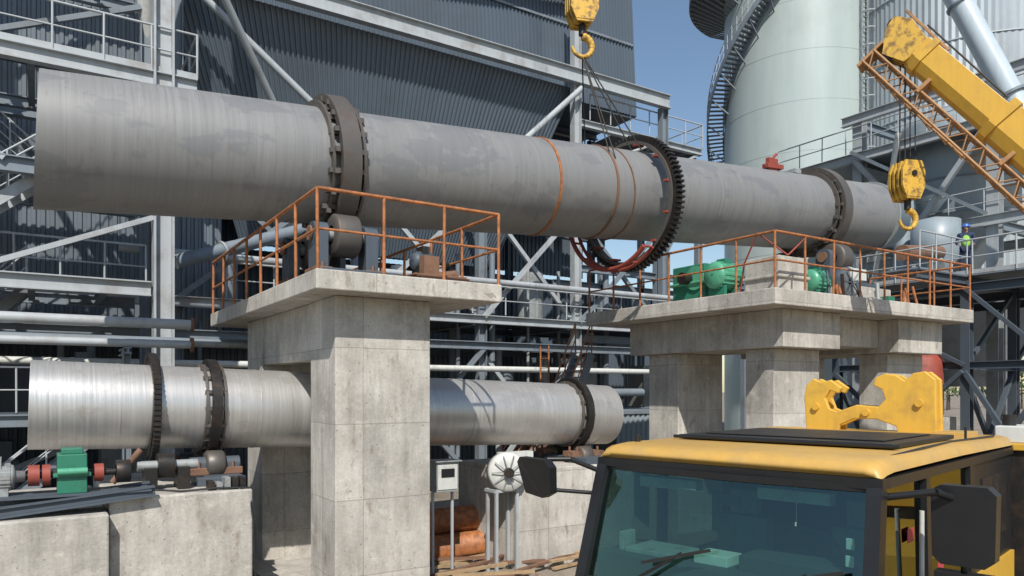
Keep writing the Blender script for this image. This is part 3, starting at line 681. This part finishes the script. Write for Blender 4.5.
# ------------------------------------------------------------ foreground crane carrier cab
TX,TY,TR=4.655,4.08,math.radians(192.7)
T=empty('mobile_crane_truck',(TX,TY,0),TR); T.scale=(1,1,1.018)
q=B('cab_shell')
W=1.21; RB=-4.0; ZB=3.135
prof=[(.045,ZB),(.06,3.155),(.055,3.19),(.02,3.225),(-.05,3.248),(-.2,3.26),(-2.0,3.265),(RB,3.25),(RB-.06,3.2),(RB-.06,ZB)]
ys=[(-W,-.10),(-W+.015,-.05),(-W+.05,-.015),(-W+.12,0),(W-.12,0),(W-.05,-.015),(W-.015,-.05),(W,-.10)]
vs=[];fs=[]
for y,dz in ys:
    for x,z in prof: vs.append((x,y,max(ZB,z+dz)))
n=len(prof)
for j in range(len(ys)-1):
    for i in range(n-1): fs.append((j*n+i,j*n+i+1,(j+1)*n+i+1,(j+1)*n+i))
q.add(vs,fs,CABY,True)
q.add([(.045,-W,ZB),(RB-.06,-W,ZB),(RB-.06,W,ZB),(.045,W,ZB)],[(0,1,2,3)],BLACK)
q.bb(-.05,.075,-W-.012,W+.012,3.06,ZB-.003,BLACK)
for y0,y1 in((-W-.012,-W+.05),(W-.05,W+.012)): q.bb(RB,-.053,y0,y1,3.06,ZB-.003,BLACK)
for y in(-1,1):
    q.beam((.03,y*1.17,3.06),(.30,y*1.22,2.05),.10,.12,BLACK)
    q.beam((-.95,y*1.19,3.06),(-.95,y*1.21,2.05),.07,.10,BLACK); q.beam((-2.3,y*1.18,3.06),(-2.3,y*1.2,1.2),.08,.14,BLACK)
    q.bb(RB,.25,*((1.17,1.23) if y>0 else (-1.23,-1.17)),1.0,2.05,YEL)
    q.bb(-2.2,.1,*((1.232,1.25) if y>0 else (-1.25,-1.232)),1.95,2.07,BLACK)
    q.add([(.0,y*1.18,3.055),(-.92,y*1.18,3.055),(-.92,y*1.2,2.05),(.26,y*1.2,2.05)],[(0,1,2,3)],GLASS2)
    q.add([(-.98,y*1.18,3.055),(-2.25,y*1.18,3.055),(-2.25,y*1.2,2.05),(-.98,y*1.2,2.05)],[(0,1,2,3)],GLASS2)
    q.bb(RB,-2.36,*((1.15,1.2) if y>0 else (-1.2,-1.15)),2.05,3.058,BLACK)
    q.bb(RB+.3,-2.7,*((1.2,1.215) if y>0 else (-1.215,-1.2)),2.3,2.9,DARK)
    q.cyl((-.7,y*1.27,1.75),(-.45,y*1.27,1.75),.02,BLACK)
q.bb(RB-.02,RB+.02,-1.14,1.14,1.0,3.06,BLACK)
q.bb(.22,.34,-1.23,1.23,1.05,2.03,YEL); q.bb(.34,.36,-.9,.9,1.15,1.75,BLACK)
for i in range(5): q.bb(.362,.38,-.85,.85,1.2+.11*i,1.24+.11*i,DARK)
q.bb(-.1,.55,-1.25,1.25,.5,1.0,YEL)
for y in(-.95,.95): q.bb(.55,.58,y-.2,y+.2,.65,.85,WHITE)
q.bb(RB,.2,-1.14,1.14,.93,.99,INT)
q.done(.004,parent=T)
q=B('windscreen')
vs=[];fs=[]; nn=14
for i in range(nn+1):
    y=-1.0+2*i/nn; bow=.07*(1-y*y)
    vs+=[(.03+bow,y*1.13,3.07),(.295+bow,y*1.18,2.06)]
for i in range(nn): fs.append((2*i,2*i+2,2*i+3,2*i+1))
q.add(vs,fs,GLASS,True); q.done(parent=T)
q=B('windscreen_seal')
for i in range(nn):
    q.beam(V(vs[2*i])+V((.012,0,-.01)),V(vs[2*i+2])+V((.012,0,-.01)),.03,.05,BLACK); q.beam(V(vs[2*i+1])+V((.012,0,.02)),V(vs[2*i+3])+V((.012,0,.02)),.03,.09,BLACK)
for y0 in(-.75,.25):
    q.beam((.42,y0,2.1),(.315,y0+.55,2.46),.02,.025,BLACK); q.beam((.36,y0+.20,2.34),(.31,y0+.80,2.52),.012,.025,RUB)
q.done(parent=T)
q=B('cab_interior')
q.bb(-.45,.22,-1.12,1.12,1.9,2.34,INT); q.bb(-.35,.05,.15,.95,2.34,2.46,INT); q.bb(-.3,.1,-.9,-.4,2.34,2.38,LGREY)
q.bb(-.2,.05,-.25,.05,2.34,2.42,PAPER); q.bb(-.1,.08,-.98,-.93,2.34,2.5,LGREY)
for y in(.55,-.6):
    q.bb(-1.5,-.9,y-.27,y+.27,1.45,1.62,INT); q.bb(-1.62,-1.45,y-.26,y+.26,1.6,2.5,LGREY); q.bb(-1.6,-1.48,y-.14,y+.14,2.52,2.75,LGREY)
c_=V((-.42,.55,2.46)); pr=None
for i in range(25):
    a=2*math.pi*i/24; pnt=c_+V((.08*math.sin(a),.22*math.cos(a),.2*math.sin(a)))
    if pr is not None: q.cyl(pr,pnt,.016,BLACK,6)
    pr=pnt
q.cyl(c_,(-.2,.55,2.34),.03,BLACK); q.beam(c_+V((0,-.2,0)),c_+V((0,.2,0)),.04,.03,BLACK)
q.bb(-.06,-.03,-.12,.12,2.82,2.90,BLACK)
for y in(-.55,.55): q.bb(-.14,-.02,y-.28,y+.28,2.90,2.99,LGREY)
q.bb(.02,.03,.96,1.02,2.62,2.70,PAPER); q.bb(.03,.04,.96,1.02,2.50,2.58,PAPER)
q.bb(-2.34,-2.30,-1.1,1.1,1.0,2.3,INT)
q.done(.008,parent=T)
q=B('roof_fittings')
q.bb(-2.6,-.85,-.95,1.0,3.272,3.31,BLACK); q.bb(-2.4,-1.1,-.8,.85,3.312,3.322,DARK)
q.cyl((-.85,-1.0,3.29),(-.85,1.05,3.29),.016,BLACK,8)
for x,y in((-3.0,-.9),(-3.5,.8)): q.bb(x-.25,x+.25,y-.15,y+.15,3.24,3.30,CABY)
q.cyl((-.3,-1.05,3.22),(-.3,-1.05,3.32),.03,BLACK); q.cyl((-2.8,1.05,3.22),(-2.8,1.05,3.38),.012,BLACK)
q.tube([(-.2,1.1,3.24),(-1.2,1.12,3.27),(-2.2,1.08,3.27),(-3.6,1.12,3.26)],.012,BLACK,6)
q.done(.006,parent=T)
q=B('mirrors')
q.tube([(.05,-1.2,3.0),(.30,-1.36,3.12),(.46,-1.5,3.12),(.50,-1.6,3.02)],.022,BLACK,8); q.cyl((.02,-1.2,2.8),(.46,-1.55,2.85),.018,BLACK,8)
q.poly([(.52,-1.82,3.08),(.55,-1.76,3.13),(.55,-1.46,3.12),(.52,-1.42,3.05),(.48,-1.45,2.82),(.47,-1.55,2.77),(.47,-1.76,2.8)],(-.1,0,0),BLACK)
q.tube([(-.05,1.2,3.0),(-.1,1.5,3.06),(-.3,1.62,2.98)],.025,BLACK,8); q.cyl((-.3,1.62,3.1),(-.3,1.62,2.2),.02,BLACK)
q.poly([(-.2,1.44,3.06),(-.2,1.5,3.1),(-.2,1.78,3.1),(-.2,1.83,3.05),(-.2,1.82,2.62),(-.2,1.76,2.57),(-.2,1.5,2.57),(-.2,1.45,2.62)],(-.13,0,0),BLACK)
q.poly([(-.2,1.46,2.52),(-.2,1.8,2.52),(-.2,1.8,2.25),(-.2,1.46,2.25)],(-.12,0,0),BLACK)
q.poly([(-.334,1.5,3.04),(-.334,1.77,3.04),(-.334,1.77,2.64),(-.334,1.5,2.64)],(-.004,0,0),MIRR)
q.poly([(-.334,1.5,2.48),(-.334,1.77,2.48),(-.334,1.77,2.29),(-.334,1.5,2.29)],(-.004,0,0),MIRR)
q.bb(-1.25,-1.1,1.252,1.256,2.25,2.4,PLATEM)
q.bb(-.65,-.5,1.205,1.21,2.62,2.72,PLATEM); q.cyl((-.62,1.27,2.2),(-.62,1.27,2.85),.018,WHITE,8)
q.done(.018,parent=T)
q=B('chassis')
q.bb(-10,-.1,-.5,.5,.7,.92,DARK); q.bb(-10,RB-.1,-1.22,1.22,1.0,1.3,YEL); q.bb(-8.2,-5.6,-1.15,-.55,1.3,2.3,YEL); q.bb(-8.2,-5.6,.55,1.15,1.3,2.1,YEL)
for x in(-.6,-2.0,-6.6,-7.9,-9.2):
    for y0,y1 in((.85,1.2),(-1.2,-.85)):
        q.lathe((x,y0,.55),(x,y0+1,.55),[(0,.3),(0,.5),(.05,.55),(.3,.55),(.35,.5),(.35,.3)],RUB,32); q.cyl((x,y0+.04,.55),(x,y1-.04,.55),.3,YELR,20)
q.done(.01,parent=T)
q=B('boom_rest')
OX,OY=-.95,-.35
q.bb(-3.9+OX,-3.15+OX,-.6+OY,.55+OY,1.3,3.0,DARK); q.bb(-3.95+OX,-3.15+OX,-.95+OY,.95+OY,3.0,3.22,YEL)
prof=[(-.74,3.0),(-.78,3.66),(-.75,3.80),(-.66,3.88),(-.56,3.83),(-.44,3.86),(-.30,3.76),(-.34,3.69),(-.45,3.73),(-.51,3.63),(-.46,3.50),(-.36,3.46),(-.12,3.55),(.14,3.53),(.22,3.62),(.18,3.74),(.08,3.79),(.10,3.88),(.22,3.93),(.34,3.91),(.44,3.84),(.53,3.93),(.66,3.95),(.77,3.85),(.79,3.0),(.42,3.0),(.34,3.30),(.12,3.38),(-.15,3.38),(-.32,3.30),(-.40,3.0)]
for x0 in(-3.24,-3.46): q.poly([(x0+OX,y+OY,z) for y,z in prof],(-.07,0,0),YELR)
for y,z in((-.62,3.52),(.60,3.58),(0,3.46)): q.cyl((-3.2+OX,y+OY,z),(-3.56+OX,y+OY,z),.045,YEL,14)
for y in(-.66,.64): q.bb(-3.455+OX,-3.315+OX,y-.06+OY,y+.06+OY,3.1,3.66,YELR)
q.bb(-3.9+OX,-3.3+OX,1.0,1.75,3.16,3.34,WHITE); q.bb(-3.95+OX,-3.25+OX,.9,1.8,3.08,3.158,YEL); q.bb(-3.9+OX,-3.3+OX,.95,1.7,1.3,3.078,DARK); q.cyl((-3.5+OX,1.1,3.3),(-3.5+OX,1.1,3.46),.07,BLACK)
q.done(.012,parent=T)
# ------------------------------------------------------------ worker
def worker(name,loc,yaw):
    E=empty(name,loc,yaw)
    def skin(nm,vs,es,rs,mat,root=0,sub=2):
        me=bpy.data.meshes.new(nm); me.from_pydata(vs,es,[]); ob=bpy.data.objects.new(nm,me); S.collection.objects.link(ob); ob.parent=E
        md=ob.modifiers.new('s','SKIN')
        for i,r_ in enumerate(rs):
            me.skin_vertices[0].data[i].radius=r_ if isinstance(r_,tuple) else (r_,r_); me.skin_vertices[0].data[i].use_root=(i==root)
        md.use_smooth_shade=True
        ob.modifiers.new('ss','SUBSURF').levels=sub; ob.modifiers['ss'].render_levels=sub
        me.materials.append(mat); return ob
    skin('trousers',[(0,0,.98),(0,.10,.92),(.03,.12,.52),(-.02,.13,.10),(0,-.10,.92),(-.03,-.12,.52),(-.06,-.13,.10)],[(0,1),(1,2),(2,3),(0,4),(4,5),(5,6)],[.13,.095,.07,.06,.095,.07,.06],NAVY)
    skin('boots',[(-.03,.13,.05),(.12,.14,.04)],[(0,1)],[.055,.045],BLACK); skin('boots_r',[(-.07,-.13,.05),(.08,-.14,.04)],[(0,1)],[.055,.045],BLACK)
    skin('jacket',[(0,0,.95),(0,0,1.2),(0,0,1.38),(0,.19,1.40),(.02,.27,1.13),(.22,.22,1.02),(0,-.19,1.40),(.02,-.27,1.13),(.22,-.2,1.03),(0,0,1.46)],[(0,1),(1,2),(2,3),(3,4),(4,5),(2,6),(6,7),(7,8),(2,9)],[(.15,.12),(.16,.125),(.15,.11),.07,.052,.04,.07,.052,.04,.06],NAVY,0)
    skin('vest',[(0,0,.93),(0,0,1.15),(0,0,1.36),(0,.1,1.42),(0,-.1,1.42)],[(0,1),(1,2),(2,3),(2,4)],[(.165,.14),(.175,.145),(.165,.13),.075,.075],HIVIS)
    h=B('head'); c=V((.02,0,1.60))
    vs=[];fs=[];nu,nv=20,14
    for j in range(nv+1):
        ph=math.pi*j/nv
        for i in range(nu):
            th=2*math.pi*i/nu; x=math.sin(ph)*math.cos(th);y=math.sin(ph)*math.sin(th);z=math.cos(ph)
            w=.075*(1-.22*max(0,-z)); vs.append((c.x+x*.095+(.01 if z<0 and x>0 else 0),c.y+y*w,c.z+z*.12))
    for j in range(nv):
        for i in range(nu): fs.append((j*nu+i,(j+1)*nu+i,(j+1)*nu+(i+1)%nu,j*nu+(i+1)%nu))
    h.add(vs,fs,SKIN,True); h.cyl((0,0,1.42),(0.01,0,1.54),.055,SKIN,14)
    h.beam(c+V((.085,0,.01)),c+V((.115,0,-.03)),.022,.02,SKIN)
    for y in(-.03,.03): h.cyl(c+V((.084,y,.01)),c+V((.092,y,.01)),.009,BLACK,8)
    h.beam(c+V((.092,-.025,-.055)),c+V((.092,.025,-.055)),.01,.008,RED)
    for y in(-.075,.075): h.cyl(c+V((0,y,.0)),c+V((0,y*1.18,.0)),.025,SKIN,10)
    h.lathe(c+V((-.01,0,-.03)),c+V((-.01,0,1)),[(0,.083),(.08,.088)],HAIR,20)
    h.lathe(c+V((0,0,.035)),c+V((0,0,1)),[(0,.135),(.01,.115),(.05,.11),(.09,.09),(.115,.05),(.125,.002)],HELM,24)
    h.done(parent=E)
    for sg,y in((1,.22),(-1,-.2)):
        base=V((.25,y,1.02 if sg>0 else 1.03))
        skin('palm_%d'%(sg+1),[tuple(base),tuple(base+V((.07,0,-.005)))],[(0,1)],[(.035,.018),(.04,.016)],SKIN,0,1)
        for k_,L in enumerate((.062,.072,.068,.052)):
            yo=(-.03+.02*k_); a0=base+V((.08,yo,0)); skin('finger_%d_%d'%(sg+1,k_),[tuple(a0),tuple(a0+V((L*.5,0,-.01))),tuple(a0+V((L*.7,0,-.045)))],[(0,1),(1,2)],[.010,.009,.008],SKIN,0,1)
        a0=base+V((.02,-.035*sg,0)); skin('thumb_%d'%(sg+1),[tuple(a0),tuple(a0+V((.03,-.025*sg,-.01))),tuple(a0+V((.06,-.03*sg,-.03)))],[(0,1),(1,2)],[.013,.011,.009],SKIN,0,1)
worker('construction_worker',(25.75,12.4,7.525),math.radians(205))
# ------------------------------------------------------------ vegetation and far surroundings
LEAF=plain('foliage_dark',(.05,.085,.03),.8); LEAF2=plain('foliage_light',(.09,.13,.045),.8); BARK=plain('bark',(.09,.07,.05),.9)
tr=B('distant_tree_row')
spots=[(-60+i*5.5+random.uniform(-2,2),75+random.uniform(-6,10)) for i in range(46)]+[(-48+random.uniform(-5,5),-30+i*5.5) for i in range(16)]  # second run of trees is out of view, added for windscreen reflections
for x,y in spots:
    H=random.uniform(6,10)
    tr.cyl((x,y,0),(x,y,H*.6),.25,BARK,6,.1)
    for k_ in range(120):
        a=random.random()*6.28; rr=random.random()**.5*H*.38; zz=H*(.35+.65*random.random()); rr*=math.sin(math.pi*min(1,max(.1,(zz/H-.25)/.8)))+.15
        cc=V((x+rr*math.cos(a),y+rr*math.sin(a),zz)); s_=.6
        vs=[cc+V((random.uniform(-s_,s_),random.uniform(-s_,s_),random.uniform(-s_,s_))) for _ in range(3)]
        tr.add(vs,[(0,1,2)],LEAF if random.random()<.6 else LEAF2)
tr.done()
tr=B('shrub_mass')
for k_ in range(2600):
    x=random.uniform(-9,-1.2); y=random.uniform(19,24); zz=random.random()**1.3*2.2*(.6+.4*math.sin(x*1.7)+.2*math.sin(y*3)); s_=.12
    cc=V((x,y,max(.05,zz))); vs=[cc+V((random.uniform(-s_,s_),random.uniform(-s_,s_),random.uniform(-s_,s_))) for _ in range(3)]
    tr.add(vs,[(0,1,2)],LEAF if random.random()<.5 else LEAF2)
tr.done()
o=B('reflection_warehouse'); o.corr((-34,-8,0),(-34,8,0),(-34,8,7),(-34,-8,7),60,.06,CORRL); o.corr((-34,8,0),(-48,8,0),(-48,8,7),(-34,8,7),50,.06,CORRL)  # unseen shed, added to give the windscreen something to reflect
o.add([(-33.6,-8.4,7.02),(-33.6,8.4,7.02),(-41,8.4,9.2),(-41,-8.4,9.2)],[(0,1,2,3)],STEELM); o.bb(-33.98,-33.9,-3,1,0,4.5,STEELD)
for y in(-6,4,6): o.bb(-33.95,-33.85,y-.8,y+.8,3,4.2,BLACK)
o.done()
# ------------------------------------------------------------ light, sky, camera
el=math.radians(46); hx,hy=-.50,-.866
sd=V((hx*math.cos(el),hy*math.cos(el),math.sin(el)))
L=bpy.data.lights.new('sun','SUN'); L.energy=5.0; L.angle=math.radians(.5); L.color=(1,.95,.87)
lo=bpy.data.objects.new('sun',L); lo.rotation_euler=sd.to_track_quat('Z','Y').to_euler(); lo.location=(0,0,60); S.collection.objects.link(lo)
w=bpy.data.worlds.new('World'); S.world=w; w.use_nodes=True; nt=w.node_tree
sk=nt.nodes.new('ShaderNodeTexSky'); sk.sky_type='NISHITA'; sk.sun_disc=False; sk.sun_elevation=el; sk.sun_rotation=math.atan2(hx,hy)
sk.air_density=1.2; sk.dust_density=.5; sk.ozone_density=1.8
bg=nt.nodes['Background']; bg.inputs[1].default_value=.12; nt.links.new(sk.outputs[0],bg.inputs[0])
cam=bpy.data.cameras.new('camera'); cam.lens=26.0; cam.sensor_width=36; cam.shift_y=.0996; cam.clip_end=3000; cam.clip_start=.1
co=bpy.data.objects.new('camera',cam); co.location=(0,0,3.8); co.rotation_euler=(math.radians(90),0,math.radians(-32.75)); S.collection.objects.link(co); S.camera=co
S.view_settings.view_transform='Standard'; S.view_settings.look='None'; S.view_settings.exposure=0
